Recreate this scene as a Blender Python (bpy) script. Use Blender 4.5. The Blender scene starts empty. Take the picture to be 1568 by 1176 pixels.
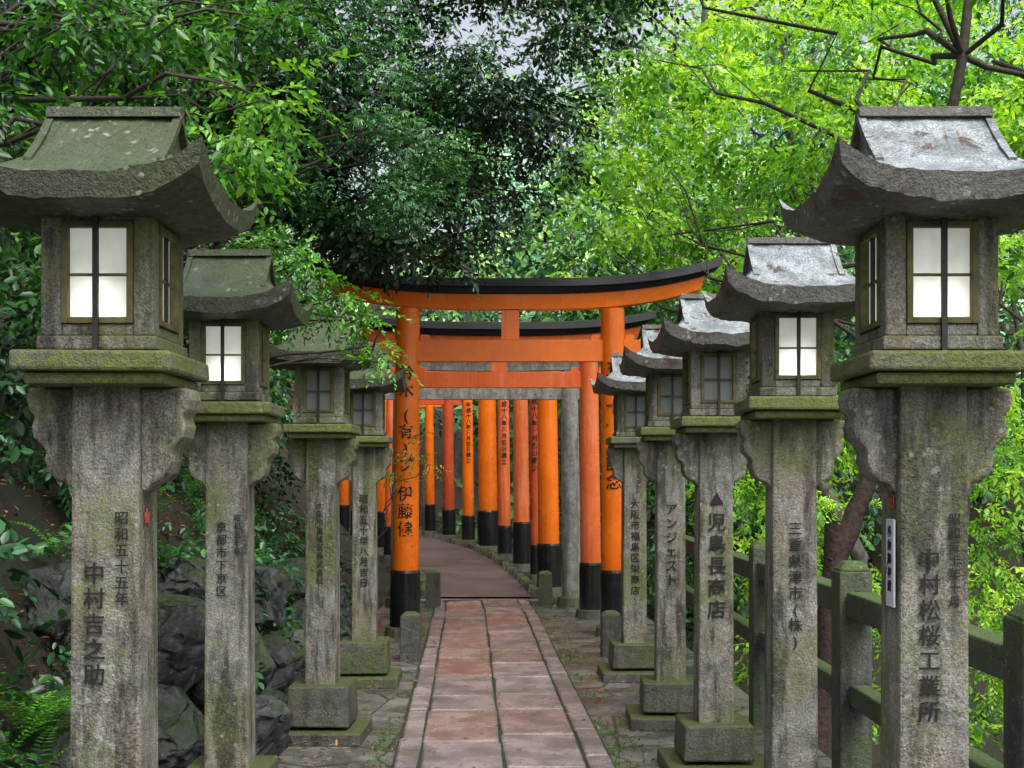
import bpy, math, random, bmesh
import numpy as np
from mathutils import Vector, Matrix, noise
random.seed(7); rng=np.random.default_rng(7)
scene=bpy.context.scene
COL=scene.collection

# ------------------------------------------------------------------ helpers
def link(o,parent=None):
    COL.objects.link(o)
    if parent is not None: o.parent=parent
    return o
def empty(name,loc=(0,0,0),rz=0):
    e=bpy.data.objects.new(name,None); e.empty_display_size=.2
    e.location=loc; e.rotation_euler=(0,0,rz); link(e); return e
class MB:
    def __init__(s): s.v=[]; s.f=[]; s.m=[]
    def add(s,vs,fs,mi=0):
        b=len(s.v); s.v+= [tuple(v) for v in vs]
        for f in fs: s.f.append(tuple(b+i for i in f)); s.m.append(mi)
    def box(s,c,d,mi=0,top=None,jit=0):
        cx,cy,cz=c; sx,sy,sz=d[0]/2,d[1]/2,d[2]/2
        t=top if top else (1,1)
        vs=[]
        for z,k in((-sz,(1,1)),(sz,t)):
            for x,y in((-1,-1),(1,-1),(1,1),(-1,1)):
                vs.append((cx+x*sx*k[0]+random.uniform(-jit,jit),cy+y*sy*k[1]+random.uniform(-jit,jit),cz+z+random.uniform(-jit,jit)))
        s.add(vs,[(3,2,1,0),(4,5,6,7),(0,1,5,4),(1,2,6,5),(2,3,7,6),(3,0,4,7)],mi)
    def prism(s,prof,y0,y1,mi=0):
        n=len(prof)
        vs=[(p[0],y0,p[1]) for p in prof]+[(p[0],y1,p[1]) for p in prof]
        s.add(vs,[tuple(range(n)),tuple(range(2*n-1,n-1,-1))]+[(i,n+i,n+(i+1)%n,(i+1)%n) for i in range(n)],mi)
    def cyl(s,p0,p1,r0,r1,n=24,mi=0,cap=True):
        p0=Vector(p0);p1=Vector(p1);d=(p1-p0).normalized()
        a=d.orthogonal().normalized();b=d.cross(a)
        vs=[]
        for p,r in((p0,r0),(p1,r1)):
            for i in range(n):
                t=2*math.pi*i/n; vs.append(p+a*math.cos(t)*r+b*math.sin(t)*r)
        fs=[(i,(i+1)%n,n+(i+1)%n,n+i) for i in range(n)]
        if cap: fs+=[tuple(range(n-1,-1,-1)),tuple(range(n,2*n))]
        s.add(vs,fs,mi)
    def tube(s,pts,rad,n=8,mi=0):
        pts=[Vector(p) for p in pts]; vs=[]; a=None
        for i,p in enumerate(pts):
            d=(pts[min(i+1,len(pts)-1)]-pts[max(i-1,0)]).normalized()
            if a is None: a=d.orthogonal().normalized()
            a=(a-d*a.dot(d)).normalized(); b=d.cross(a)
            for k in range(n):
                t=2*math.pi*k/n; vs.append(p+(a*math.cos(t)+b*math.sin(t))*rad[i])
        fs=[]
        for i in range(len(pts)-1):
            for k in range(n): fs.append((i*n+k,i*n+(k+1)%n,(i+1)*n+(k+1)%n,(i+1)*n+k))
        s.add(vs,fs,mi)
    def obj(s,name,mats,parent=None,bevel=0,smooth=False,loc=None,fixn=True,worn=0):
        me=bpy.data.meshes.new(name); me.from_pydata(s.v,[],s.f)
        for m in mats: me.materials.append(m)
        me.polygons.foreach_set('material_index',s.m)
        if fixn:
            bm=bmesh.new(); bm.from_mesh(me); bmesh.ops.recalc_face_normals(bm,faces=bm.faces); bm.to_mesh(me); bm.free()
        if smooth: me.polygons.foreach_set('use_smooth',[True]*len(me.polygons))
        me.update()
        o=bpy.data.objects.new(name,me); link(o,parent)
        if loc: o.location=loc
        if bevel:
            b=o.modifiers.new('bev','BEVEL'); b.width=bevel; b.segments=2; b.limit_method='ANGLE'; b.angle_limit=math.radians(35)
        return o

# ------------------------------------------------------------------ materials
def newmat(name):
    m=bpy.data.materials.new(name); m.use_nodes=True; nt=m.node_tree; nt.nodes.clear()
    out=nt.nodes.new('ShaderNodeOutputMaterial'); return m,nt,out
def N(nt,t,**kw):
    n=nt.nodes.new(t)
    for k,v in kw.items(): setattr(n,k,v)
    return n
def ramp(nt,src,stops):
    r=N(nt,'ShaderNodeValToRGB'); cr=r.color_ramp
    cr.elements[0].position=stops[0][0]; cr.elements[0].color=(*stops[0][1],1)
    cr.elements[1].position=stops[-1][0]; cr.elements[1].color=(*stops[-1][1],1)
    for p,c in stops[1:-1]:
        e=cr.elements.new(p); e.color=(*c,1)
    nt.links.new(src,r.inputs[0]); return r.outputs[0]
def coords(nt,rand=True):
    tc=N(nt,'ShaderNodeTexCoord')
    if not rand: return tc.outputs['Object']
    oi=N(nt,'ShaderNodeObjectInfo'); add=N(nt,'ShaderNodeVectorMath',operation='ADD')
    mul=N(nt,'ShaderNodeMath',operation='MULTIPLY'); mul.inputs[1].default_value=37.0
    nt.links.new(oi.outputs['Random'],mul.inputs[0])
    nt.links.new(tc.outputs['Object'],add.inputs[0]); nt.links.new(mul.outputs[0],add.inputs[1])
    return add.outputs[0]
def noise_n(nt,co,scale,detail=4,rough=.6,dist=0):
    n=N(nt,'ShaderNodeTexNoise'); n.inputs['Scale'].default_value=scale; n.inputs['Detail'].default_value=detail
    n.inputs['Roughness'].default_value=rough; n.inputs['Distortion'].default_value=dist
    nt.links.new(co,n.inputs['Vector']); return n.outputs['Fac']
def mix(nt,fac,a,b,blend='MIX'):
    m=N(nt,'ShaderNodeMix',data_type='RGBA',blend_type=blend)
    for i,v in((0,fac),(6,a),(7,b)):
        if isinstance(v,(int,float)): m.inputs[i].default_value=v
        elif isinstance(v,tuple): m.inputs[i].default_value=(*v,1)
        else: nt.links.new(v,m.inputs[i])
    return m.outputs[2]
def math_n(nt,op,a,b=None):
    m=N(nt,'ShaderNodeMath',operation=op,use_clamp=False)
    for i,v in((0,a),(1,b)):
        if v is None: continue
        if isinstance(v,(int,float)): m.inputs[i].default_value=v
        else: nt.links.new(v,m.inputs[i])
    return m.outputs[0]
def bump(nt,h,st=.5,dist=.01):
    b=N(nt,'ShaderNodeBump'); b.inputs['Strength'].default_value=st; b.inputs['Distance'].default_value=dist
    nt.links.new(h,b.inputs['Height']); return b.outputs[0]
def principled(nt,out,col,rough,nrm=None,spec=.5):
    p=N(nt,'ShaderNodeBsdfPrincipled')
    if isinstance(col,tuple): p.inputs['Base Color'].default_value=(*col,1)
    else: nt.links.new(col,p.inputs['Base Color'])
    if isinstance(rough,(int,float)): p.inputs['Roughness'].default_value=rough
    else: nt.links.new(rough,p.inputs['Roughness'])
    p.inputs['Specular IOR Level'].default_value=spec
    if nrm: nt.links.new(nrm,p.inputs['Normal'])
    nt.links.new(p.outputs[0],out.inputs[0]); return p
def stone_mat(name,c0,c1,moss=.5,mosscol=(.055,.075,.018),lichen=.3,upmoss=.5,dark=.5,rough=.7,rust=0,speck=.75,edge=None,brown=0):
    m,nt,out=newmat(name); co=coords(nt)
    big=noise_n(nt,co,2.2,5,.6); mid=noise_n(nt,co,11,6,.7,.3); fine=noise_n(nt,co,140,3,.7); fine2=noise_n(nt,co,60,4,.8)
    base=ramp(nt,mid,[(.32,c0),(.68,c1)])
    base=mix(nt,speck,base,ramp(nt,fine,[(.35,(.3,.3,.3)),(.5,(1,1,1)),(.66,(1.8,1.8,1.75))]),'MULTIPLY')
    if brown:
        bn=ramp(nt,noise_n(nt,co,3.1,5,.7,.6),[(.45,(1,1,1)),(.62,(.78,.58,.42))])
        base=mix(nt,brown,base,bn,'MULTIPLY')
    mp=N(nt,'ShaderNodeMapping'); mp.inputs['Scale'].default_value=(7,7,1.1); nt.links.new(co,mp.inputs[0])
    st=noise_n(nt,mp.outputs[0],1.6,5,.65)
    base=mix(nt,dark,base,ramp(nt,st,[(.40,(.16,.155,.14)),(.54,(1,1,1))]),'MULTIPLY')
    geo=N(nt,'ShaderNodeNewGeometry'); sx=N(nt,'ShaderNodeSeparateXYZ'); nt.links.new(geo.outputs['Normal'],sx.inputs[0])
    if edge:
        em=ramp(nt,math_n(nt,'ADD',sx.outputs[2],math_n(nt,'MULTIPLY',math_n(nt,'SUBTRACT',mid,.5),1.2)),[(.30,(1,1,1)),(.55,(0,0,0))])
        ec=ramp(nt,fine2,[(.35,tuple(x*.4 for x in edge)),(.65,tuple(x*1.7 for x in edge))])
        base=mix(nt,math_n(nt,'MULTIPLY',em,.85),base,ec)
    up=math_n(nt,'MULTIPLY',math_n(nt,'MAXIMUM',sx.outputs[2],0),upmoss)
    mm=math_n(nt,'ADD',math_n(nt,'ADD',math_n(nt,'MULTIPLY',big,.7),math_n(nt,'MULTIPLY',fine2,.5)),math_n(nt,'MULTIPLY',up,.35))
    th=.78-.3*moss
    mask=ramp(nt,mm,[(th,(0,0,0)),(th+.13,(1,1,1))])
    mc=ramp(nt,fine2,[(.3,tuple(x*.45 for x in mosscol)),(.7,tuple(x*1.9 for x in mosscol))])
    base=mix(nt,math_n(nt,'MULTIPLY',mask,.85),base,mc)
    vor=N(nt,'ShaderNodeTexVoronoi'); vor.inputs['Scale'].default_value=26
    dv=N(nt,'ShaderNodeVectorMath',operation='ADD'); nt.links.new(co,dv.inputs[0])
    ns=N(nt,'ShaderNodeTexNoise'); ns.inputs['Scale'].default_value=30; nt.links.new(co,ns.inputs['Vector'])
    sc=N(nt,'ShaderNodeVectorMath',operation='SCALE'); sc.inputs['Scale'].default_value=.035; nt.links.new(ns.outputs['Color'],sc.inputs[0]); nt.links.new(sc.outputs[0],dv.inputs[1])
    nt.links.new(dv.outputs[0],vor.inputs['Vector'])
    lm=math_n(nt,'MULTIPLY',ramp(nt,vor.outputs['Distance'],[(.15,(1,1,1)),(.3,(0,0,0))]),ramp(nt,noise_n(nt,co,5,2),[(.5,(0,0,0)),(.6,(1,1,1))]))
    base=mix(nt,math_n(nt,'MULTIPLY',lm,lichen),base,(.40,.43,.37))
    if rust:
        rm=ramp(nt,noise_n(nt,co,9,5,.6,.4),[(.58,(0,0,0)),(.62,(1,1,1))])
        base=mix(nt,math_n(nt,'MULTIPLY',rm,rust),base,(.07,.035,.022))
    h=math_n(nt,'ADD',math_n(nt,'MULTIPLY',mid,.9),math_n(nt,'ADD',math_n(nt,'MULTIPLY',fine,.22),math_n(nt,'MULTIPLY',fine2,.35)))
    principled(nt,out,base,rough,bump(nt,h,1,.018),.45)
    return m
M_post =stone_mat('granite_post',(.12,.12,.108),(.30,.295,.27),moss=.66,mosscol=(.10,.115,.032),lichen=.5,dark=.9,brown=.45)
M_dark =stone_mat('granite_dark',(.045,.044,.04),(.115,.11,.10),moss=.66,lichen=.15,dark=.5,rough=.5)
M_roofL=stone_mat('roof_stone_mossy',(.035,.045,.04),(.12,.135,.12),moss=.64,mosscol=(.04,.06,.02),lichen=.5,upmoss=.5,edge=(.05,.052,.033),rough=.5)
M_roofR=stone_mat('roof_stone_grey',(.18,.215,.24),(.38,.42,.45),moss=.15,lichen=.7,upmoss=.1,dark=.5,rust=.92,mosscol=(.07,.085,.04),edge=(.075,.066,.05),rough=.5)
M_plat =stone_mat('platform_stone',(.085,.085,.075),(.19,.185,.16),moss=.92,mosscol=(.10,.125,.022),lichen=.4,upmoss=.4,brown=.4)
M_fence=stone_mat('fence_stone',(.06,.065,.06),(.13,.135,.12),moss=.74,mosscol=(.05,.085,.018),lichen=.25,upmoss=.9)
M_rock =stone_mat('rock',(.016,.018,.021),(.10,.11,.125),moss=.46,mosscol=(.025,.045,.010),lichen=.12,rough=.32,dark=.75,speck=.4)
M_grey =stone_mat('torii_stone',(.17,.17,.16),(.38,.38,.35),moss=.25,lichen=.3)

def simple(name,col,rough,nscale=0,amt=.3,spec=.5,bmp=0,metal=0):
    m,nt,out=newmat(name)
    if nscale:
        co=coords(nt); n=noise_n(nt,co,nscale,5,.65)
        c=ramp(nt,n,[(.3,tuple(x*(1-amt) for x in col)),(.7,tuple(min(1,x*(1+amt)) for x in col))])
        p=principled(nt,out,c,rough,bump(nt,n,.5,bmp) if bmp else None,spec)
    else: p=principled(nt,out,col,rough,None,spec)
    p.inputs['Metallic'].default_value=metal
    return m
def vermilion(name,col,worn):
    m,nt,out=newmat(name); co=coords(nt)
    a=noise_n(nt,co,3,5,.6)
    mp=N(nt,'ShaderNodeMapping'); mp.inputs['Scale'].default_value=(14,14,.8); nt.links.new(co,mp.inputs[0])
    s=noise_n(nt,mp.outputs[0],2,5,.7)
    c=ramp(nt,a,[(.3,tuple(x*.85 for x in col)),(.7,tuple(min(1,x*1.08) for x in col))])
    c=mix(nt,math_n(nt,'MULTIPLY',ramp(nt,s,[(.5,(0,0,0)),(.75,(1,1,1))]),worn),c,(.80,.42,.28))
    c=mix(nt,.45,c,ramp(nt,s,[(.25,(.35,.3,.3)),(.42,(1,1,1))]),'MULTIPLY')
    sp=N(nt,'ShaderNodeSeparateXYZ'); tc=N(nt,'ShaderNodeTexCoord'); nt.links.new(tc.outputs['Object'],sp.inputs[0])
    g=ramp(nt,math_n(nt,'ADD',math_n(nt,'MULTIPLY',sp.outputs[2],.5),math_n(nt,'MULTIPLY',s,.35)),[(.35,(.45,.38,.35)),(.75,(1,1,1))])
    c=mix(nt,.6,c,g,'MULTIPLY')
    r=ramp(nt,a,[(.3,(.18,.18,.18)),(.7,(.36,.36,.36))])
    principled(nt,out,c,r,bump(nt,s,.25,.004),.5); return m
M_ver =vermilion('vermilion_paint',(.97,.185,.006),.10)
M_ver2=vermilion('vermilion_paint_faded',(.92,.18,.045),.65)
M_ver3=vermilion('vermilion_paint_old',(.55,.08,.025),.15)
M_black=simple('black_lacquer',(.012,.012,.014),.22,6,.5)
M_ink=simple('black_ink',(.008,.008,.008),.8)
M_kas=simple('copper_black_cap',(.010,.012,.018),.42,5,.4,spec=.3)
M_iron=simple('iron_bar',(.02,.016,.014),.6,20,.4)
M_wood=simple('window_frame_wood',(.10,.092,.032),.7,18,.5,bmp=.004)
M_plaque=simple('paper_plaque',(.6,.63,.68),.6,8,.15)
M_red=simple('red_ink',(.45,.05,.03),.7)
M_bark=simple('bark',(.04,.032,.024),.85,14,.6,bmp=.02)
M_bark2=simple('bark_grey',(.085,.078,.068),.85,10,.6,bmp=.02)

def glass(name,em):
    m,nt,out=newmat(name); co=coords(nt)
    tr=N(nt,'ShaderNodeBsdfTranslucent')
    dirt=ramp(nt,noise_n(nt,co,6,4,.6),[(.3,(.62,.64,.60)),(.6,(.9,.91,.88))]); nt.links.new(dirt,tr.inputs[0])
    gl=N(nt,'ShaderNodeBsdfPrincipled'); gl.inputs['Base Color'].default_value=(.42,.46,.44,1); gl.inputs['Roughness'].default_value=.22
    mx=N(nt,'ShaderNodeMixShader'); mx.inputs[0].default_value=.6
    nt.links.new(gl.outputs[0],mx.inputs[1]); nt.links.new(tr.outputs[0],mx.inputs[2])
    e=N(nt,'ShaderNodeEmission'); e.inputs[0].default_value=(1,.985,.94,1); e.inputs[1].default_value=em
    ad=N(nt,'ShaderNodeAddShader'); nt.links.new(mx.outputs[0],ad.inputs[0]); nt.links.new(e.outputs[0],ad.inputs[1])
    nt.links.new(ad.outputs[0],out.inputs[0]); return m
M_glass=glass('frosted_glass_lit',.12); M_glass0=glass('frosted_glass',.0)

def leaf_mat(name,ca,cb,cc=None,tr=.5,gloss=.35,trc=(1.5,1.45,.5)):
    m,nt,out=newmat(name)
    at=N(nt,'ShaderNodeAttribute'); at.attribute_name='tint'
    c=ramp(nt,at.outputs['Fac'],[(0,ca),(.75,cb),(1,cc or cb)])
    p=N(nt,'ShaderNodeBsdfPrincipled'); nt.links.new(c,p.inputs['Base Color'])
    p.inputs['Roughness'].default_value=gloss; p.inputs['Specular IOR Level'].default_value=.5
    if tr<=0:
        nt.links.new(p.outputs[0],out.inputs[0]); return m
    t=N(nt,'ShaderNodeBsdfTranslucent')
    nt.links.new(mix(nt,1.0,c,trc,'MULTIPLY'),t.inputs[0])
    mx=N(nt,'ShaderNodeMixShader'); mx.inputs[0].default_value=tr
    nt.links.new(p.outputs[0],mx.inputs[1]); nt.links.new(t.outputs[0],mx.inputs[2]); nt.links.new(mx.outputs[0],out.inputs[0])
    return m
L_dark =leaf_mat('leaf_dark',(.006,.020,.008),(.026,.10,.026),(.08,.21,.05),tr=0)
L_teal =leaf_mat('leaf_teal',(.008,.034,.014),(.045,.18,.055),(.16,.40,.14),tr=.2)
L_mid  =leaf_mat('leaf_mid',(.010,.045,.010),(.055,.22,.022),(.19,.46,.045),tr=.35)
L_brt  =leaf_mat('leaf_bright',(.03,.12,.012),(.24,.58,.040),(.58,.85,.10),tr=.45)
L_haze  =leaf_mat('leaf_far_haze',(.035,.12,.035),(.24,.54,.14),(.62,.85,.34),tr=0,gloss=.7)  # paler base colour: distance haze painted into the leaves
L_hazec =leaf_mat('leaf_far_haze_cool',(.04,.13,.07),(.22,.52,.28),(.50,.78,.48),tr=0,gloss=.7)  # bluish variant, aerial haze painted into the leaf colour
L_litter=leaf_mat('leaf_litter',(.05,.022,.01),(.22,.09,.03),(.35,.20,.05),tr=0,gloss=.6)
L_aut =leaf_mat('leaf_autumn',(.10,.22,.02),(.30,.34,.03),(.60,.14,.02),tr=.3)

# ------------------------------------------------------------------ foliage
LEAF=np.array([(0,0,0),(.33,.17,.045),(.72,.13,.03),(1,0,-.06),(.72,-.13,.03),(.33,-.17,.045)],float)
WLEAF=LEAF*np.array([1,1.45,1])
def rotm(a,axis): return np.array(Matrix.Rotation(a,3,axis))
def make_spray(n,L,leaf,ang=52,droop=.25,palm=False,base=LEAF):
    vs=[]
    for i in range(n):
        t=(i+.5)/n; x=t*L; z=-droop*L*t*t
        side=1 if i%2 else -1
        a=math.radians(random.gauss(ang,14))*side*(1-.35*t)
        if i==n-1: a=random.gauss(0,.15)
        s=leaf*random.uniform(.7,1.15)*(1-.25*t)
        if palm:
            for k,fa,fs in((0,0,1),(1,.65,.85),(2,-.65,.85),(3,1.3,.55),(4,-1.3,.55)):
                R=rotm(a+fa,'Z')@rotm(random.gauss(.25,.2),'Y')
                vs.append((LEAF*np.array([1,.75,1])*s*fs)@R.T+np.array([x,side*leaf*.35,z]))
        else:
            R=rotm(a,'Z')@rotm(random.gauss(.3,.28),'Y')@rotm(random.gauss(0,.4),'X')
            vs.append((base*s)@R.T+np.array([x,0,z]))
    return np.array(vs)
def norm(a): return a/np.maximum(np.linalg.norm(a,axis=1,keepdims=True),1e-9)
TOTAL=0
def scatter_sprays(name,mat,P,D,S,T,variants,parent=None,upj=.35,tj=.22):
    global TOTAL
    n=len(P); up=np.tile([0,0,1.],(n,1))+rng.normal(0,upj,(n,3)); D=norm(D)
    nn=norm(up-(up*D).sum(1,keepdims=True)*D); Y=np.cross(nn,D)
    R=np.stack([D,Y,nn],axis=2)
    vi=rng.integers(0,len(variants),n); out=[];tt=[]
    for k,V in enumerate(variants):
        idx=np.where(vi==k)[0]
        if len(idx)==0: continue
        m=V.shape[0]
        W=np.einsum('nij,lj->nli',R[idx],V.reshape(-1,3))*S[idx,None,None]+P[idx,None,:]
        out.append(W.reshape(-1,3))
        t=np.clip(T[idx,None]+rng.normal(0,tj,(len(idx),m)),0,1)
        tt.append(np.repeat(t.reshape(-1),6))
    V=np.concatenate(out); T2=np.concatenate(tt); nl=len(V)//6
    me=bpy.data.meshes.new(name)
    me.vertices.add(len(V)); me.vertices.foreach_set('co',V.astype(np.float32).ravel())
    b=(np.arange(nl)*6)[:,None]
    F=(b+np.array([[0,1,2,3,0,3,4,5]])).reshape(-1)
    me.loops.add(len(F)); me.loops.foreach_set('vertex_index',F.astype(np.int32))
    me.polygons.add(nl*2); me.polygons.foreach_set('loop_start',(np.arange(nl*2)*4).astype(np.int32))
    me.update(calc_edges=True)
    at=me.attributes.new('tint','FLOAT','POINT'); at.data.foreach_set('value',T2.astype(np.float32))
    me.materials.append(mat)
    o=bpy.data.objects.new(name,me); link(o,parent); TOTAL+=nl; return o
def clump_points(clumps,dens,shell=.55):
    P=[];D=[];T=[]
    for c in clumps:
        x,y,z,r=c[:4]; t0=c[4] if len(c)>4 else random.uniform(.15,.75)
        n=int(dens*r**2)+3
        d=norm(rng.normal(0,1,(n,3))); rad=r*(shell+(1-shell)*rng.random(n))[:,None]*rng.choice([1,1,.6,1.15],n)[:,None]
        p=d*rad*np.array([1,1,.55])+np.array([x,y,z])
        dd=d*np.array([1,1,.25])+rng.normal(0,.35,(n,3)); dd[:,2]-=.3
        P.append(p);D.append(dd)
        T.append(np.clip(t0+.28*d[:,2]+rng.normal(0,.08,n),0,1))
    return np.concatenate(P),np.concatenate(D),np.concatenate(T)
def limb(mb,p0,p1,r0,r1,wob=.12,seg=6,sag=0):
    p0=Vector(p0);p1=Vector(p1);L=(p1-p0).length; pts=[];rad=[]
    for i in range(seg+1):
        t=i/seg; p=p0.lerp(p1,t)
        w=math.sin(t*math.pi)*wob*L
        p+=Vector((random.uniform(-w,w),random.uniform(-w,w),random.uniform(-w,w)*.6+sag*math.sin(t*math.pi)))
        pts.append(p);rad.append(r0+(r1-r0)*t)
    mb.tube(pts,rad,7); return pts
def tree(name,base,top,r,clumps,variants,mat,bark,dens,scale=1,twigs=2,shell=.5,upj=.35,lk=1.0,every=1):
    e=empty(name); mb=MB()
    tp=limb(mb,base,top,r,r*.35,.06,9)
    for ci,c in enumerate(clumps):
        if ci%every: continue
        cz=Vector(c[:3]); k=min(range(2,len(tp)),key=lambda i:(tp[i]-cz).length+ (0 if tp[i].z<cz.z else 3))
        k=max(2,k-random.randint(0,2))
        L=(cz-tp[k]).length
        lp=limb(mb,tp[k],cz,lk*min(r*.35,.009*L+.008),.005,.12,6,.05*L)
        for _ in range(twigs):
            q=lp[random.randint(3,6)]; e2=cz+Vector([random.gauss(0,c[3]*.5) for _ in range(3)])
            limb(mb,q,e2,.007,.002,.1,4)
    mb.obj('trunk_and_limbs',[bark],e,smooth=True,fixn=False)
    P,D,T=clump_points(clumps,dens,shell)
    S=rng.uniform(.75,1.25,len(P))*scale
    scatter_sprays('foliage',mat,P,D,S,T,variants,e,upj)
    return e
def boxclumps(n,x,y,z,r,cond=None,t=None):
    out=[];k=0
    while len(out)<n and k<n*40:
        k+=1
        p=(random.uniform(*x),random.uniform(*y),random.uniform(*z))
        if cond and not cond(*p): continue
        c=(*p,random.uniform(*r))
        if t: c=c+(random.uniform(*t),)
        out.append(c)
    return out
SP_small=[make_spray(8,.28,.085,base=WLEAF) for _ in range(6)]
SP_maple=[make_spray(4,.26,.075,palm=True) for _ in range(6)]
SP_long =[make_spray(8,.32,.125,ang=45,droop=.4,base=WLEAF) for _ in range(6)]
SP_near =[make_spray(11,.34,.095,ang=50,droop=.5,base=LEAF*np.array([1,1.2,1])) for _ in range(6)]
SP_far  =[make_spray(7,.9,.30,ang=50,base=WLEAF) for _ in range(6)]

# ------------------------------------------------------------------ ground
def cx(y):
    v=-.035-.035*(y-7.5)
    if y>16: v-=.0107*(min(y,40)-16)**2+ (max(0,y-40))*.5
    return v
def rise(y):
    t=min(1,max(0,(y-16.5)/10)); return .32*t*t*(3-2*t)+max(0,y-27)*.015
def H(x,y):
    u=x-cx(y); z=rise(y)-.03
    if u<-1.62:
        k=-1.62-u; z+=min(k*1.5,1.7)+max(0,k-1.2)*.55+.16*noise.noise(Vector((x*1.3,y*1.3,0)))*min(1,k*2)
    if u>2.05:
        k=u-2.05; z-=min(k*.9,3.0); z+=.25*noise.noise(Vector((x*.6,y*.6,3)))*min(1,k)
        if k>9: z+=(min(k,60)-9)*.22
    if y>34: z+=(min(y,72)-34)*.42
    return z
mb=MB()
ax=lambda n,a,b,c,p:[c+math.copysign(abs(t)**p,t)*(b-c if t>0 else c-a) for t in [(-1+2*i/n) for i in range(n+1)]]
X=ax(200,-300,300,0,3.0); Y=[-14+ (i/190)**2.2*400 for i in range(191)]
vs=[(x,y,H(x,y)) for y in Y for x in X]; nx=len(X)
mb.add(vs,[(j*nx+i,j*nx+i+1,(j+1)*nx+i+1,(j+1)*nx+i) for j in range(len(Y)-1) for i in range(nx-1)])
m,nt,out=newmat('forest_floor'); co=coords(nt,False)
a=noise_n(nt,co,1.2,5);b=noise_n(nt,co,30,5,.8)
c=ramp(nt,b,[(.3,(.010,.008,.006)),(.5,(.03,.022,.014)),(.62,(.09,.045,.022)),(.7,(.025,.035,.012))])
c=mix(nt,ramp(nt,a,[(.45,(0,0,0)),(.58,(.9,.9,.9))]),c,(.018,.030,.009))
principled(nt,out,c,.85,bump(nt,b,1,.05))
ground=mb.obj('ground',[m],smooth=True,fixn=False)

def strip(name,u0,u1,y0,y1,z,mat,n=80,cols=6):
    mb=MB(); vs=[]
    for j in range(n+1):
        y=y0+(y1-y0)*j/n
        for i in range(cols+1):
            u=u0+(u1-u0)*i/cols; vs.append((cx(y)+u,y,rise(y)+z))
    k=cols+1
    mb.add(vs,[(j*k+i,j*k+i+1,(j+1)*k+i+1,(j+1)*k+i) for j in range(n) for i in range(cols)])
    return mb.obj(name,[mat],fixn=False)
m,nt,out=newmat('verge_paving'); co=coords(nt,False)
a=noise_n(nt,co,2.5,6,.65);b=noise_n(nt,co,55,4,.8)
c=ramp(nt,a,[(.3,(.045,.045,.043)),(.5,(.11,.11,.105)),(.7,(.18,.18,.17))])
c=mix(nt,.7,c,ramp(nt,b,[(.3,(.45,.45,.42)),(.6,(1.2,1.2,1.2))]),'MULTIPLY')
c=mix(nt,ramp(nt,noise_n(nt,co,4,6,.7,.5),[(.52,(0,0,0)),(.64,(.85,.85,.85))]),c,(.04,.052,.018))
vor=N(nt,'ShaderNodeTexVoronoi',feature='DISTANCE_TO_EDGE'); vor.inputs['Scale'].default_value=1.3; nt.links.new(co,vor.inputs['Vector'])
c=mix(nt,ramp(nt,vor.outputs['Distance'],[(.006,(.9,.9,.9)),(.018,(0,0,0))]),c,(.02,.022,.012))
r=ramp(nt,a,[(.35,(.12,.12,.12)),(.65,(.6,.6,.6))])
principled(nt,out,c,r,bump(nt,math_n(nt,'ADD',a,b),.5,.010))
strip('verge_pavement',-1.66,2.05,-8,17.4,-.012,m)
m,nt,out=newmat('path_far'); co=coords(nt,False); b=noise_n(nt,co,40,4,.8);a=noise_n(nt,co,1.5,4)
c=ramp(nt,b,[(.3,(.05,.045,.048)),(.7,(.19,.165,.168))]); c=mix(nt,.8,c,ramp(nt,a,[(.3,(.4,.4,.4)),(.7,(1.3,1.25,1.25))]),'MULTIPLY')
principled(nt,out,c,.36,bump(nt,b,1,.02))
strip('path',-.74,.74,18.03,60,.012,m,120)
mb=MB()
y=18.1
while y<36:
    L=random.uniform(.3,.55)
    for s in(-1,1):
        mb.box((cx(y+L/2)+s*.80,y+L/2,rise(y)+.05),(.15,L*.9,.14),0,(.75,.88),jit=.018)
    y+=L
mb.obj('path_kerb',[M_dark],None,.015)

mb=MB(); tints=[]
def slab(u0,u1,y0,y1,t):
    g=.010; j=lambda:random.uniform(-.009,.009)
    zt=.012+random.uniform(-.005,.005)
    q=[(u0+g+j(),y0+g+j()),(u1-g+j(),y0+g+j()),(u1-g+j(),y1-g+j()),(u0+g+j(),y1-g+j())]
    def P(u,y,z): return (cx(y)+u,y,z)
    cu=(u0+u1)/2;cy=(y0+y1)/2; e=.014
    vs=[P(u,y,-.02) for u,y in q]+[P(u,y,zt-.009) for u,y in q]+[P(u+math.copysign(e,cu-u),y+math.copysign(e,cy-y),zt+random.uniform(-.003,.003)) for u,y in q]
    mb.add(vs,[(0,1,5,4),(1,2,6,5),(2,3,7,6),(3,0,4,7),(4,5,9,8),(5,6,10,9),(6,7,11,10),(7,4,8,11),(8,9,10,11)])
    tints.extend([t]*12)
for (u0,u1,lo,hi) in((-.69,-.53,.8,1.3),(-.53,-.01,.6,1.15),(-.01,.50,.6,1.15),(.50,.66,.7,1.3)):
    y=-6+random.random()*.5
    while y<17.75:
        L=random.uniform(lo,hi); y1=min(y+L,17.8)
        if 17.8-y1<.3: y1=17.8
        slab(u0,u1,y,y1,random.random()*(.45 if abs(u0+u1)>1 else 1)); y=y1
slab(-.95,.95,17.8,18.02,.1)
m,nt,out=newmat('path_slab'); co=coords(nt,False)
at=N(nt,'ShaderNodeAttribute'); at.attribute_name='tint'
c=ramp(nt,at.outputs['Fac'],[(0,(.165,.158,.16)),(.3,(.22,.20,.202)),(.6,(.235,.19,.185)),(.8,(.24,.165,.145)),(.9,(.185,.12,.105)),(1,(.225,.22,.225))])
a=noise_n(nt,co,3,6,.65);b=noise_n(nt,co,90,4,.8)
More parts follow.
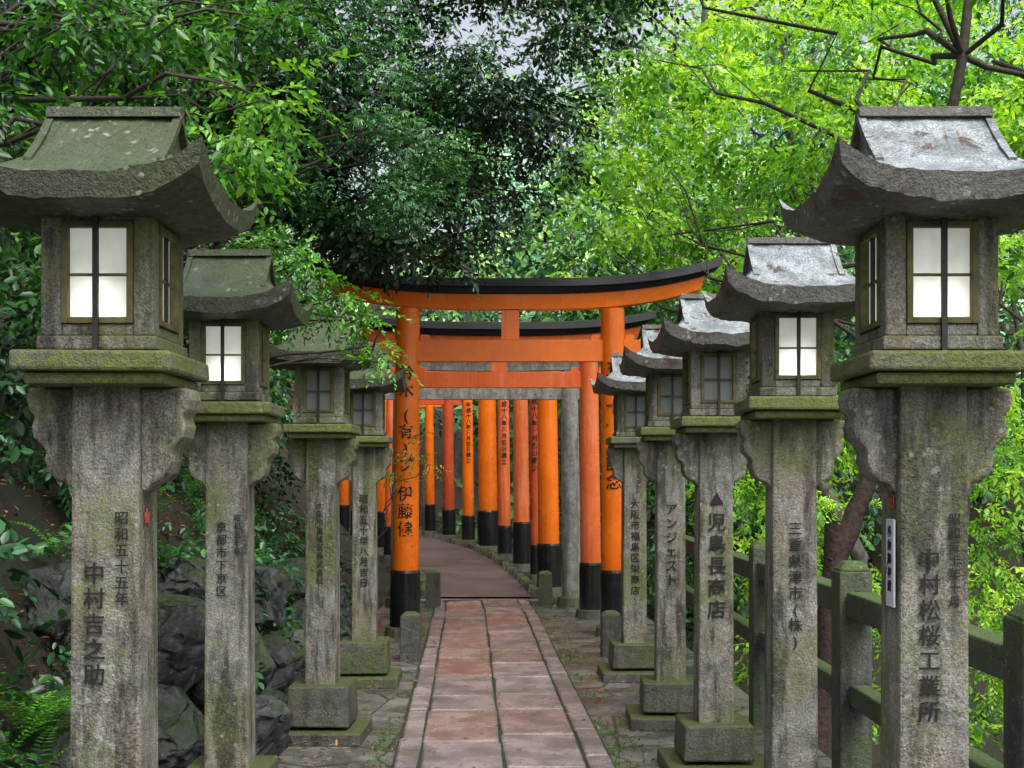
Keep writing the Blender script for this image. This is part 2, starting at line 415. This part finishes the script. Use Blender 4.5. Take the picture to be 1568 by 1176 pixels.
c=mix(nt,.8,c,ramp(nt,a,[(.3,(.45,.46,.48)),(.7,(1.4,1.4,1.42))]),'MULTIPLY')
c=mix(nt,.8,c,ramp(nt,b,[(.3,(.35,.35,.36)),(.5,(1,1,1)),(.7,(1.9,1.9,1.9))]),'MULTIPLY')
c=mix(nt,ramp(nt,noise_n(nt,co,1.7,5,.7,.6),[(.56,(0,0,0)),(.68,(.5,.5,.5))]),c,(.075,.08,.05))
r=ramp(nt,a,[(.35,(.10,.10,.10)),(.65,(.38,.38,.38))])
principled(nt,out,c,r,bump(nt,math_n(nt,'ADD',a,b),.5,.009),.8)
o=mb.obj('stone_path',[m],fixn=True)
at=o.data.attributes.new('tint','FLOAT','POINT'); at.data.foreach_set('value',tints)
mj=simple('joint_earth',(.018,.022,.010),.9,30,.6)
strip('path_joint_bed',-.70,.67,-6,17.8,-.004,mj)

# ------------------------------------------------------------------ text
def vtext(txt,size,mat,parent,loc,rot=(math.pi/2,0,0),name='inscription',pitch=1.12,ext=.0008,curve_r=None):
    cu=bpy.data.curves.new(name,'FONT'); cu.body='\n'.join(txt); cu.size=size; cu.align_x='CENTER'; cu.space_line=pitch
    cu.extrude=ext; cu.offset=size*.010; cu.resolution_u=2
    ob=bpy.data.objects.new(name,cu); link(ob)
    bpy.context.view_layer.update()
    dg=bpy.context.evaluated_depsgraph_get(); me=bpy.data.meshes.new_from_object(ob.evaluated_get(dg))
    bpy.data.objects.remove(ob)
    o2=bpy.data.objects.new(name,me); me.materials.clear(); me.materials.append(mat)
    if curve_r:
        for v in me.vertices:
            t=v.co.x/curve_r; z=v.co.z; v.co.x=math.sin(t)*(curve_r+z); v.co.z=math.cos(t)*(curve_r+z)-curve_r
    link(o2,parent); o2.location=loc; o2.rotation_euler=rot; return o2

# ------------------------------------------------------------------ lanterns
def Pf(t): return 2.838-.258*(1-(1-t)**1.7)
def roof_mesh(seed):
    mb=MB(); hx,hy=.355,.375; g=.182
    xs=list(np.linspace(-hx,-g-.001,13))+list(np.linspace(-g,g,15))+list(np.linspace(g+.001,hx,13))
    ys=list(np.linspace(-hy,hy,31))
    def lift(x,y): return .066*(abs(x)/hx)**4*(abs(y)/hy)**2+.028*(abs(y)/hy)**5*(abs(x)/hx)**2
    def nz(x,y,k): return .008*noise.noise(Vector((x*9,y*9,seed+k)))+.006*noise.noise(Vector((x*28,y*28,seed+k)))
    def top(x,y):
        z=Pf(abs(y)/hy)
        if abs(x)>g:
            q=(abs(x)-g)/(hx-g); z=min(z,2.715-.135*(1-(1-q)**1.8))
        return z+lift(x,y)+nz(x,y,1)
    def bot(x,y):
        t=max(abs(x)/hx,abs(y)/hy)
        return 2.510+lift(x,y)-.02*(1-t)+nz(x,y,9)*1.5
    nx,ny=len(xs),len(ys)
    T=[(x,y,top(x,y)) for y in ys for x in xs]
    B=[(x*.965,y*.965,bot(x,y)) for y in ys for x in xs]
    F=[(j*nx+i,j*nx+i+1,(j+1)*nx+i+1,(j+1)*nx+i) for j in range(ny-1) for i in range(nx-1)]
    nT=nx*ny
    F2=[tuple(nT+k for k in reversed(f)) for f in F]
    rim=[j for j in range(nx)]+[j*nx+nx-1 for j in range(1,ny)]+[(ny-1)*nx+i for i in range(nx-2,-1,-1)]+[j*nx for j in range(ny-2,0,-1)]
    R=[(rim[k],nT+rim[k],nT+rim[(k+1)%len(rim)],rim[(k+1)%len(rim)]) for k in range(len(rim))]
    mb.add(T+B,F+F2+R)
    mb.box((0,0,2.846),(.40,.052,.03),0,(1,.7),jit=.002)
    for s in(-1,1):
        for t in(-1,1):
            a=[Vector((s*(g+.008),t*hy*q,Pf(q)+.004)) for q in(0,.18,.36,.52)]
            for p,q in zip(a[:-1],a[1:]):
                w=.022
                mb.add([p+Vector((-.012,0,-w)),p+Vector((.012,0,-w)),p+Vector((.012,0,.006)),p+Vector((-.012,0,.006)),
                        q+Vector((-.012,0,-w)),q+Vector((.012,0,-w)),q+Vector((.012,0,.006)),q+Vector((-.012,0,.006))],
                       [(0,1,2,3),(7,6,5,4),(0,4,5,1),(1,5,6,2),(2,6,7,3),(3,7,4,0)])
    return mb
lc=0
def lantern(x,y,side,lit,zb,texts=(),rz=0):
    global lc; lc+=1
    e=empty('stone_lantern',(x,y,0),rz)
    mroof=M_roofL if side<0 else M_roofR
    mb=MB(); mb.box((0,0,.03),(.60,.60,.09),0,jit=.004); mb.box((0,0,zb/2+.05),(.42,.42,zb-.09),0,(.96,.96),jit=.003)
    mb.obj('plinth',[M_dark],e,.012)
    mb=MB(); mb.box((0,0,(zb+2.03)/2+.002),(.212,.205,2.03-zb+.03),0,(.93,.93)); mb.obj('post',[M_post],e,.012)
    prof=[(.07,2.018),(.235,2.018),(.243,1.985),(.236,1.955),(.218,1.935),(.228,1.905),(.222,1.872),(.198,1.848),(.186,1.832),(.188,1.80),(.176,1.765),(.150,1.742),(.124,1.734),(.108,1.712),(.07,1.70)]
    mb=MB(); mb.prism(prof,-.066,.066); mb.prism([(-a,b) for a,b in prof],-.066,.066)
    mb.obj('corbels',[M_post],e,.009)
    mb=MB(); mb.box((0,0,2.037),(.40,.40,.035),0); mb.box((0,0,2.085),(.455,.455,.058),0,jit=.003)
    mb.obj('platform',[M_plat],e,.010)
    mb=MB(); w=.325; c=.06; z0,z1=2.118,2.53
    mb.box((0,0,z0+.022),(w+.02,w+.02,.04),0)
    for sx in(-1,1):
        for sy in(-1,1): mb.box((sx*(w/2-c/2),sy*(w/2-c/2),(z0+.042+z1)/2),(c,c,z1-z0-.042),0)
    zz=z0+.042
    for k in range(4):
        R=Matrix.Rotation(k*math.pi/2,3,'Z')
        for zc,h in((zz+.018,.036),(z1-.02,.04)):
            sub=MB(); sub.box((0,-(w/2-c/2)+.0015,zc),(w-2*c,c-.003,h)); mb.add([R@Vector(v) for v in sub.v],sub.f)
    mb.obj('firebox',[M_post],e,.006)
    mb=MB(); gb=MB(); ib=MB(); zl,zh=zz+.036,z1-.04; ww=w-2*c; zc=(zl+zh)/2; hh=zh-zl
    for k in range(4):
        R=Matrix.Rotation(k*math.pi/2,3,'Z'); sub=MB(); yy=-(w/2)+.008; t=.018
        sub.box((-(ww/2-t/2),yy,zc),(t,.026,hh)); sub.box(((ww/2-t/2),yy,zc),(t,.026,hh))
        sub.box((0,yy,zl+t/2),(ww-2*t,.024,t)); sub.box((0,yy,zh-t/2),(ww-2*t,.024,t))
        sub.box((0,yy+.004,zc-.006),(ww-2*t,.012,.008))
        mb.add([R@Vector(v) for v in sub.v],sub.f)
        g=MB(); g.box((0,yy+.022,zc),(ww-.004,.004,hh-.004)); gb.add([R@Vector(v) for v in g.v],g.f)
        i2=MB()
        if k in(0,2): i2.box((0,yy-.022,(2.115+2.535)/2),(.016,.012,.42))
        else: i2.box((0,yy+.002,zc),(.012,.012,hh-.03))
        ib.add([R@Vector(v) for v in i2.v],i2.f)
    mb.obj('window_frames',[M_wood],e,.002)
    gb.obj('window_glass',[M_glass if lit else M_glass0],e)
    ib.obj('iron_bars',[M_iron],e)
    r=roof_mesh(lc*5).obj('roof',[mroof],e,0,smooth=True)
    r.data.set_sharp_from_angle(angle=math.radians(38))
    if lit:
        l=bpy.data.lights.new('lamp','POINT'); l.energy=1.9; l.color=(1,.98,.92); l.shadow_soft_size=.03
        lo=bpy.data.objects.new('lamp_bulb',l); link(lo,e); lo.location=(0,-.06,2.24)
    for (tx,size,dx,z,mt) in texts: vtext(tx,size,mt,e,(dx,-.1055,z))
    return e
K=M_ink
l1=lantern(-1.19,3.72,-1,True,.36,[('中村吉之助',.066,-.028,1.45,K),('昭和五十五年',.042,.052,1.62,K)])
lantern(-1.37,6.03,-1,True,.36,[('京都市下京区',.055,-.02,1.5,K),('昭和五十年',.036,.055,1.55,K)],.02)
lantern(-1.29,8.45,-1,False,.36,[('大阪市東成区株式会社',.05,0,1.55,K)],-.02)
lantern(-1.27,10.7,-1,False,.36,[('昭和五十年八月吉日',.08,0,1.55,K)],.03)
r1=lantern(1.235,3.72,1,True,.30,[('中村松桜工業所',.066,-.018,1.49,K),('昭和五十年十月',.036,.055,1.62,K)])
lantern(1.285,5.72,1,True,.30,[('三重県津市(株)',.065,0,1.50,K)],-.02)
lantern(1.21,7.45,1,False,.30,[('児島長商店',.115,0,1.45,K),('▲',.09,0,1.6,K)],.02)
lantern(1.14,8.95,1,False,.30,[('アンジェスト',.09,0,1.5,K)],-.03)
lantern(1.08,11.0,1,False,.30,[('大阪市福島区栄商店',.085,0,1.5,K)],.02)
mb=MB(); mb.box((-.1085,-.03,1.50),(.006,.075,.26)); mb.obj('paper_plaque',[M_plaque],r1,.001)
vtext('奉納御神燈',.036,M_ink,r1,(-.1125,-.03,1.58),(math.pi/2,0,-math.pi/2),'plaque_text')
vtext('山田',.05,M_red,r1,(-.1065,-.03,1.72),(math.pi/2,0,-math.pi/2),'red_mark')
vtext('山',.05,M_red,l1,(.1045,-.03,1.62),(math.pi/2,0,math.pi/2),'red_mark')

# ------------------------------------------------------------------ torii
def torii(name,x,y,z0,rz,half,pr,top,nuki,mat,capm=M_kas,over=.85,black=.66,texts=None,up=.16,beam=.17,lean=.035,stone=False,nh=.24):
    e=empty(name,(x,y,z0),rz)
    H_=top-.33
    mb=MB()
    for s in(-1,1): mb.cyl((s*(half+lean),0,.06),(s*half,0,H_),pr,pr*.88,32,0)
    mb.obj('pillars',[mat],e,smooth=True,fixn=True).data.set_sharp_from_angle(angle=.9)
    if not stone:
        mb=MB()
        for s in(-1,1):
            xb=s*(half+lean)
            mb.cyl((xb,0,.05),(xb-s*lean*.17,0,black),pr*1.13,pr*1.10,32); mb.cyl((xb-s*lean*.17,0,black),(xb-s*lean*.17,0,black+.03),pr*1.10,pr*1.03,32)
        mb.obj('black_bases',[M_black],e,smooth=True).data.set_sharp_from_angle(angle=.6)
    mb=MB()
    for s in(-1,1): mb.cyl((s*(half+lean),0,-.06),(s*(half+lean),0,.10),pr*1.6,pr*1.4,20)
    mb.obj('footing_stones',[M_dark],e,.01)
    def beamc(L,zb,zt,d0,d1,mi,mbb,slant=.06):
        n=32; vs=[]
        for i in range(n+1):
            t=-1+2*i/n; xx=t*L; c=up*abs(t)**3.2
            for (dy,zz,sl) in((-d0,zb,0),(d0,zb,0),(d1,zt,1),(-d1,zt,1)):
                vs.append((xx+t*sl*slant,dy,zz+c*(1+.15*sl)))
        fs=[(i*4+k,i*4+(k+1)%4,(i+1)*4+(k+1)%4,(i+1)*4+k) for i in range(n) for k in range(4)]+[(0,1,2,3),(n*4+3,n*4+2,n*4+1,n*4)]
        mbb.add(vs,fs,mi)
    mb=MB(); L=half+over
    beamc(L-.14,top-.34,top-.172,beam*.42,beam*.5,0,mb)
    mb.obj('shimaki_beam',[mat],e,.004)
    mb=MB(); beamc(L-.04,top-.17,top-.10,beam*.62,beam*.8,0,mb); beamc(L+.06,top-.099,top,beam*.95,beam*.75,0,mb)
    mb.obj('kasagi_cap',[capm],e,.006)
    mb=MB(); mb.box((0,0,nuki+nh/2),(2*half+.62,pr*.85,nh),0)
    mb.obj('nuki_tie_beam',[mat],e,.004)
    mb=MB(); mb.box((0,0,(nuki+nh+top-.34)/2),(.20,pr*.7,top-.34-nuki-nh-.004),0)
    for s in(-1,1):
        for dx in(-1,1):
            mb.box((s*half+dx*(pr*.93+.05),0,nuki+nh+.03),(.11,pr*.6,.055),0,(.8,1))
    mb.obj('gakuzuka_and_wedges',[mat],e,.004)
    if texts:
        for (s,tx,size,z) in texts:
            r=pr*.96; xx=s*(half+lean*(1-z/H_))
            vtext(tx,size,M_ink,e,(xx,-r,z),(math.pi/2,0,0),'inscription',1.1,.004,r)
    return e
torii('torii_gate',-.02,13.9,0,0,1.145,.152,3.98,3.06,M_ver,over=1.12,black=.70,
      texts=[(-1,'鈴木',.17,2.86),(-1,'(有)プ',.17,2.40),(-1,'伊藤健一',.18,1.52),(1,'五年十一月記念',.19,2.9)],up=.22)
torii('torii_gate',-.17,15.7,0,.02,1.14,.135,3.72,2.90,M_ver2,over=.75,black=.66,texts=None,up=.14,nh=.2)
torii('stone_torii_gate',-.36,17.1,.02,.03,1.15,.135,3.55,2.82,M_grey,M_dark,over=.5,stone=True,up=.05,nh=.16)
ys=[18.5,20.1,21.6,23.2,24.9,26.8,28.6,30.2,31.8,33.4,35]
radi=[.165,.085,.145,.12,.20,.13,.14,.12,.14,.14,.13]
for i,y in enumerate(ys):
    sl=(cx(y+.1)-cx(y-.1))/.2
    mt=[M_ver,M_ver3,M_ver2,M_ver2,M_ver,M_ver,M_ver3][i%7]
    tx=[(1,'平成十八年三月吉日建之',.11,3.0)] if i in(1,3,5) else None
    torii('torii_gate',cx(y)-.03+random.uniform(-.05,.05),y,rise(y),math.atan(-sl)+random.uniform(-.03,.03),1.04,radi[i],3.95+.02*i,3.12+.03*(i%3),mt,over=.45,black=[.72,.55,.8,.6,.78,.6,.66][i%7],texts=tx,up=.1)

# ------------------------------------------------------------------ fence
e=empty('stone_fence')
mb=MB()
fx=lambda y:1.80-.012*(y-6)
py=[2.1,4.3,6.55,8.75,10.95,13.1]
for y in py:
    mb.box((fx(y),y,.60),(.17,.17,1.34),0,jit=.004); mb.box((fx(y),y,1.292),(.17,.17,.05),0,(.55,.55))
mb.obj('posts',[M_fence],e,.012)
mb=MB()
for a,b in zip(py[:-1],py[1:]):
    for z,h,w in((1.10,.13,.13),(.62,.11,.10)):
        yc=(a+b)/2; mb.box((fx(yc),yc,z+random.uniform(-.01,.01)),(w,b-a-.175,h),0,jit=.003)
mb.obj('rails',[M_fence],e,.01)
for (x,y,h,w) in((-.98,12.0,.46,.2),(-1.08,17.0,.5,.2),(.46,17.2,.47,.2),(.98,12.3,.44,.2)):
    mb=MB(); mb.box((0,0,h/2-.03),(w,w,h),0,(.93,.93),jit=.004); mb.box((0,0,h-.03+.016),(w*.93,w*.93,.032),0,(.5,.5))
    mb.obj('marker_stone',[M_dark],None,.01,loc=(x,y,0))

# ------------------------------------------------------------------ rocks
def boulder(x,y,z,sx,sy,sz,seed,name='boulder',mat=M_rock,sub=5):
    bm=bmesh.new(); bmesh.ops.create_icosphere(bm,subdivisions=sub,radius=1)
    rr=random.Random(seed)
    pl=[(Vector((rr.gauss(0,1),rr.gauss(0,1),rr.gauss(0,1))).normalized(),rr.uniform(.5,.82)) for _ in range(24)]
    for v in bm.verts:
        p=v.co.copy(); q=p+Vector((seed*3.1,0,0))
        p*=1+.2*noise.noise(q*1.6)
        for n,d in pl:
            k=p.dot(n)
            if k>d: p-=n*(k-d)*.95
        rid=max(0,1-abs(noise.noise(q*2.4))*7)
        p+=p.normalized()*(-.07*rid+.03*noise.noise(q*6)+.014*noise.noise(q*15))
        v.co=Vector((p.x*sx,p.y*sy,p.z*sz))
    me=bpy.data.meshes.new(name); bm.to_mesh(me); bm.free(); me.materials.append(mat)
    me.polygons.foreach_set('use_smooth',[True]*len(me.polygons)); me.set_sharp_from_angle(angle=math.radians(25))
    o=bpy.data.objects.new(name,me); link(o); o.location=(x,y,z); o.rotation_euler=(rr.uniform(-.3,.3),rr.uniform(-.3,.3),rr.uniform(0,6)); return o
sd=1
for (x,y,z,a,b,c) in [(-2.05,5.2,.35,.42,.5,.5),(-1.85,6.6,.30,.40,.5,.46),(-1.98,7.0,.85,.44,.55,.42),(-1.66,7.6,.18,.34,.42,.42),(-1.85,7.5,.65,.34,.42,.34),
                     (-1.88,8.2,.5,.38,.46,.44),(-2.15,8.2,1.0,.44,.55,.38),(-1.80,9.2,.3,.36,.46,.44),(-2.05,9.7,.8,.40,.55,.4),(-1.8,10.3,.25,.28,.4,.36),(-1.85,11.4,.35,.3,.5,.4),(-2.1,12.0,.7,.4,.5,.4),
                     (-1.95,13.2,.3,.35,.5,.4),(-2.3,14.3,.5,.5,.6,.5),(-1.75,8.7,.1,.26,.34,.3),(-2.15,6.2,1.05,.42,.5,.38)]:
    boulder(x,y,z,a,b,c,sd); sd+=1
M_brown=stone_mat('brown_rock',(.15,.09,.05),(.34,.23,.13),moss=.15,lichen=.1)
boulder(-1.12,7.0,.04,.17,.13,.11,91,'brown_rock',M_brown,4)
boulder(-1.33,6.95,.02,.12,.12,.09,92,'brown_rock',M_brown,4)

# ------------------------------------------------------------------ trees
c=boxclumps(44,(-3.4,.45),(11.6,14.4),(3.9,7.6),(.35,.7),lambda x,y,z: z>4.0+max(0,(-1.3-x))*.25 and x<-.15+.2*(z-3.6),t=(.05,.5))
c+=[(-.9,12.0,4.0,.42,.2),(-.5,12.3,3.95,.34,.25),(-1.3,12.0,4.1,.42,.3),(-.15,12.6,4.3,.3,.3),(.15,12.8,4.7,.3,.4),(-1.6,12.6,4.1,.45,.3),(.45,12.8,5.6,.42,.6),(.45,13,5.1,.3,.6),(.55,13,6.4,.5,.6),
    (.8,13,7.1,.6,.5),(1.3,13.4,7.2,.55,.6),(.2,13.4,7.3,.6,.3),(.95,13.2,6.6,.4,.7)]
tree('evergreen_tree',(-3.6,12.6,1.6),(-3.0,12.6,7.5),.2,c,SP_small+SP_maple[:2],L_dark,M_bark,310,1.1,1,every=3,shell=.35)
c=boxclumps(36,(-2.6,.2),(10.6,11.5),(3.9,6.6),(.2,.46),lambda x,y,z: z>3.9+max(0,(-1.3-x))*.3 and x<-.45+.22*(z-3.6),t=(.35,1))
tree('maple_tree',(-3.4,11.2,1.6),(-2.6,11.0,6.5),.09,c,SP_maple,L_teal,M_bark,300,1.0,1,every=2,shell=.2,upj=.2)
c=boxclumps(74,(-7.5,-2.5),(6.2,15),(1.6,8.5),(.45,.95),lambda x,y,z:z>1.2+(-x-2)*.4,t=(.0,.5))
tree('oak_tree',(-5.2,10.5,2.5),(-4.8,10.8,8.5),.26,c,SP_small,L_dark,M_bark,185,1.25,1,every=3)
c=boxclumps(22,(-3.6,-1.9),(6.5,9.5),(2.7,5.4),(.22,.48),t=(.05,.85))
tree('camellia_tree',(-3.0,8.2,1.8),(-2.7,8.0,5.2),.08,c,SP_small,L_mid,M_bark,260,1.0,1,every=2)
c=[(-1.75,4.9,3.55,.28,.4),(-1.35,5.0,3.6,.24,.6),(-1.05,5.2,3.4,.22,.85),(-2.1,4.8,3.3,.28,.2),(-1.5,5.2,3.25,.18,.6),(-1.0,5.4,3.75,.25,.3),(-1.9,5.5,3.9,.35,.3),(-.95,5.0,3.25,.17,.95),(-2.3,5.2,2.9,.3,.2),(-1.1,5.1,3.1,.12,.85),(-1.6,5.6,3.75,.3,.2)]
tree('maple_tree',(-3.0,5.4,1.6),(-2.5,5.3,4.2),.05,c,SP_near,L_mid,M_bark,420,.62,2,shell=.2)
c=[(-1.35,6.9,3.05,.20,.5),(-1.15,6.9,2.93,.20,.6),(-.98,7.0,2.78,.18,.7),(-.84,7.0,2.65,.15,.8),(-1.5,7.1,3.1,.25,.4),(-1.2,7.2,2.75,.16,.7),(-.78,7.0,2.5,.11,.85),(-.72,6.9,2.40,.07,.9)]
tree('maple_tree',(-2.7,7.4,1.8),(-2.0,7.2,3.6),.04,c,SP_near,L_mid,M_bark,760,.50,2,shell=.2)
c=[(-1.02,12.6,2.0,.22,.7),(-.85,12.7,1.9,.16,.9),(-1.2,12.7,1.8,.2,.5),(-.95,12.6,2.2,.16,.95)]
tree('maple_sapling',(-1.55,12.8,.3),(-1.2,12.7,1.9),.012,c,SP_small,L_aut,M_bark,420,.42,0,shell=.2)
c=boxclumps(48,(1.2,7.5),(9,15),(4.3,8.4),(.3,.7),lambda x,y,z:z>3.6+.25*x and x>.30*(z-3.6)+.3,t=(.2,1))
tree('maple_tree',(3.4,10.5,-1.5),(4.0,11.0,7.2),.09,c,SP_maple+SP_small,L_brt,M_bark,165,1.0,2,shell=.3,every=2)
c=boxclumps(40,(2.0,7),(6,10),(2.9,7),(.25,.55),lambda x,y,z:x>.42*y*.9,t=(.15,.95))
tree('beech_tree',(3.9,7.8,-1.5),(4.3,8,6.2),.07,c,SP_small,L_brt,M_bark,150,.9,2,shell=.3,every=2)
c=boxclumps(40,(.6,10),(17,24),(5.0,11),(.6,1.1),t=(.2,1))
tree('maple_tree',(5.5,20,-2),(4.5,20.5,9),.16,c,SP_small,L_brt,M_bark2,85,1.8,1,shell=.3,every=3)
# tall crowns, haze painted in their leaf colour, closing the valley behind the gates
c=boxclumps(85,(-2,16),(26,38),(6.5,18),(1.0,1.9),lambda x,y,z: z<4+.42*y,t=(.1,1))
tree('zelkova_tree',(6,32,-2),(5,32,14),.3,c,SP_far,L_haze,M_bark2,20,.75,1,shell=.3,every=3)
mb=MB(); limb(mb,(2.0,8.2,-.3),(2.14,8.2,1.45),.085,.075,.02,6); limb(mb,(2.12,8.2,1.2),(2.42,8.25,1.85),.08,.055,.03,6); limb(mb,(2.4,8.25,1.8),(2.25,8.3,2.4),.05,.03,.03,4); mb.obj('leaning_tree_trunk',[simple('bark_red',(.04,.024,.018),.85,22,.7,bmp=.04)],smooth=True,fixn=False)

c=boxclumps(80,(2.4,6.5),(3.5,17),(-.6,2.9),(.3,.6),lambda x,y,z: z<2.9-(.15*(x-2)) and not(x<3 and y<8.4 and z>.5),t=(.05,.95))
c+=boxclumps(40,(5,15),(9,24),(-1.5,4),(.6,1.1),t=(.0,.8))
P,D,T=clump_points(c,110,.4); scatter_sprays('shrubs',L_brt,P,D,rng.uniform(.7,1.15,len(P)),T,SP_near)
c=[]
for _ in range(120):
    x=random.uniform(-4.4,-2.1);y=random.uniform(2.5,16); c.append((x,y,H(x,y)+random.uniform(.05,.35),random.uniform(.2,.38),random.uniform(.0,.55)))
for _ in range(22):
    x=random.uniform(-2.7,-1.72);y=random.uniform(4.0,5.6); c.append((x,y,H(x,y)+random.uniform(.0,.3),random.uniform(.12,.26),random.uniform(.0,.5)))
for _ in range(22):
    x=random.uniform(-2.3,-1.8);y=random.uniform(6,14); c.append((x,y,H(x,y)+random.uniform(.3,.5),random.uniform(.10,.18),random.uniform(.2,.8)))
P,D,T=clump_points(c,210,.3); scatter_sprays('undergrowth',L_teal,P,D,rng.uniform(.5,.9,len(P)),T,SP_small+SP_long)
def fern_spray():
    vs=[]
    for i in range(18):
        t=i/18; x=t*.5; z=.16*math.sin(t*2.4); w=.10*(1-t)**.7*min(1,.4+t*4)
        for s in(-1,1):
            R=rotm(s*1.25,'Z'); vs.append((LEAF*np.array([w,w*.0+.045,.3*w]))@R.T+np.array([x,0,z]))
    return np.array(vs)
FS=[fern_spray() for _ in range(2)]
P=[];D=[]
for k in range(60):
    x=random.uniform(-2.9,-1.72);y=random.uniform(3.6,12)
    if k<22: x=random.uniform(-2.25,-1.75);y=random.uniform(4.0,5.4)
    z=H(x,y)+.2
    for j in range(9):
        a=j*.7+random.random()*.4; P.append((x,y,z)); D.append((math.cos(a),math.sin(a),.35))
P=np.array(P);D=np.array(D); scatter_sprays('ferns',L_mid,P,D,rng.uniform(.35,.7,len(P)),rng.uniform(.3,.95,len(P)),FS,upj=.1)

far=[];farc=[]
for _ in range(450):
    y=random.uniform(32,75); x=random.uniform(-.55*y,.6*y)
    u=x-cx(y)
    z=H(x,y)+random.uniform(.5,9)
    if abs(u)<2.6 and y<38: continue
    t=random.uniform(0,.95); r=random.uniform(1.0,2.3)
    if y<45 and random.random()<.5: t*=.3
    (farc if (random.random()<.5) else far).append((x,y,z,r,t))
e=empty('distant_forest')
P,D,T=clump_points(far,13,.4); scatter_sprays('foliage',L_haze,P,D,rng.uniform(.8,1.5,len(P)),T,SP_far,e,tj=.2)
P,D,T=clump_points(farc,13,.4); scatter_sprays('haze_cool_foliage',L_hazec,P,D,rng.uniform(.8,1.5,len(P)),T,SP_far,e,tj=.2)
mb=MB()
for _ in range(60):
    y=random.uniform(28,60); x=random.uniform(-.4*y,.45*y)
    if abs(x-cx(y))<2.5: continue
    h=H(x,y); limb(mb,(x,y,h-.5),(x+random.gauss(0,.8),y,h+random.uniform(6,9)),random.uniform(.12,.25),.05,.02,6)
mb.obj('trunks',[M_bark2],e,smooth=True,fixn=False)
c=boxclumps(52,(-14,-3.6),(16,32),(2.5,10),(.7,1.4),lambda x,y,z:x<cx(y)-2.2 and z>H(x,y),t=(.0,.5))
tree('cedar_tree',(-8,22,3),(-7.5,22,12),.3,c,SP_small,L_mid,M_bark,60,2.2,1,every=3)
c=boxclumps(36,(-3.0,7),(24,31),(-1,6.2),(.7,1.3),lambda x,y,z:x>cx(y)+2.6 ,t=(.0,.4))
tree('maple_tree',(3,29,-1),(2.5,29,8),.2,c,SP_small,L_mid,M_bark2,60,2.2,1,every=2)

P=[]
for _ in range(2200):
    y=abs(random.gauss(0,1))**.8*7+4.5
    s=random.choice([-1,-1,1]); u=s*random.triangular(.6,1.75,1.3)
    if random.random()<.10: u=random.uniform(-.7,.7)
    if y>17: continue
    P.append((cx(y)+u,y,.020))
for _ in range(5000):
    x=random.uniform(-3.2,-1.6);y=random.uniform(3,16); P.append((x,y,H(x,y)+.03))
P=np.array(P); D=rng.normal(0,1,(len(P),3)); D[:,2]*=.12
one=[(LEAF*.055)[None]]
scatter_sprays('fallen_leaves',L_litter,P,D,rng.uniform(.4,1.1,len(P)),rng.uniform(.1,1,len(P)),one,upj=.15)
P=[];D=[]
for _ in range(3600):
    y=random.uniform(5,17.6)
    if noise.noise(Vector((y*1.1,0,5)))<-.05: continue
    u=random.choice([-.71,.68,.68,.73,.85,-.78])
    u+= abs(random.gauss(0,.05))*math.copysign(1,u)
    P.append((cx(y)+u,y,-.005)); a=random.random()*6.28; D.append((math.cos(a),math.sin(a),.9))
P=np.array(P);D=np.array(D); one=[(LEAF*.035)[None]]
scatter_sprays('path_weeds',L_mid,P,D,rng.uniform(.3,1.0,len(P)),rng.uniform(.1,.8,len(P)),one,upj=.5)
print('TOTAL LEAVES',TOTAL)

# ------------------------------------------------------------------ light, sky, camera
w=bpy.data.worlds.new('World'); scene.world=w; w.use_nodes=True; nt=w.node_tree
bg=nt.nodes['Background']; sky=nt.nodes.new('ShaderNodeTexSky'); sky.sky_type='NISHITA'; sky.sun_disc=False
EL,AZ=math.radians(60),math.radians(150)
sky.sun_elevation=EL; sky.sun_rotation=AZ; sky.dust_density=6; sky.air_density=1.0; sky.ozone_density=.5
hs=nt.nodes.new('ShaderNodeHueSaturation'); hs.inputs['Saturation'].default_value=.4
nt.links.new(sky.outputs[0],hs.inputs['Color']); nt.links.new(hs.outputs[0],bg.inputs[0]); bg.inputs[1].default_value=.28
s=bpy.data.lights.new('sun','SUN'); s.energy=1.6; s.angle=math.radians(25); s.color=(1,.97,.92)
so=bpy.data.objects.new('sun',s); link(so)
d=Vector((math.sin(AZ)*math.cos(EL),math.cos(AZ)*math.cos(EL),math.sin(EL)))
so.rotation_euler=d.to_track_quat('Z','Y').to_euler(); so.location=(0,0,20)
cam=bpy.data.cameras.new('camera'); co_=bpy.data.objects.new('camera',cam); link(co_)
co_.location=(0,0,1.75); co_.rotation_euler=(math.pi/2,0,0); cam.lens=43.6; cam.sensor_width=36; cam.shift_y=.0925
cam.clip_end=1000; cam.clip_start=.05
scene.camera=co_
scene.view_settings.view_transform='Standard'; scene.view_settings.look='None'; scene.view_settings.exposure=0
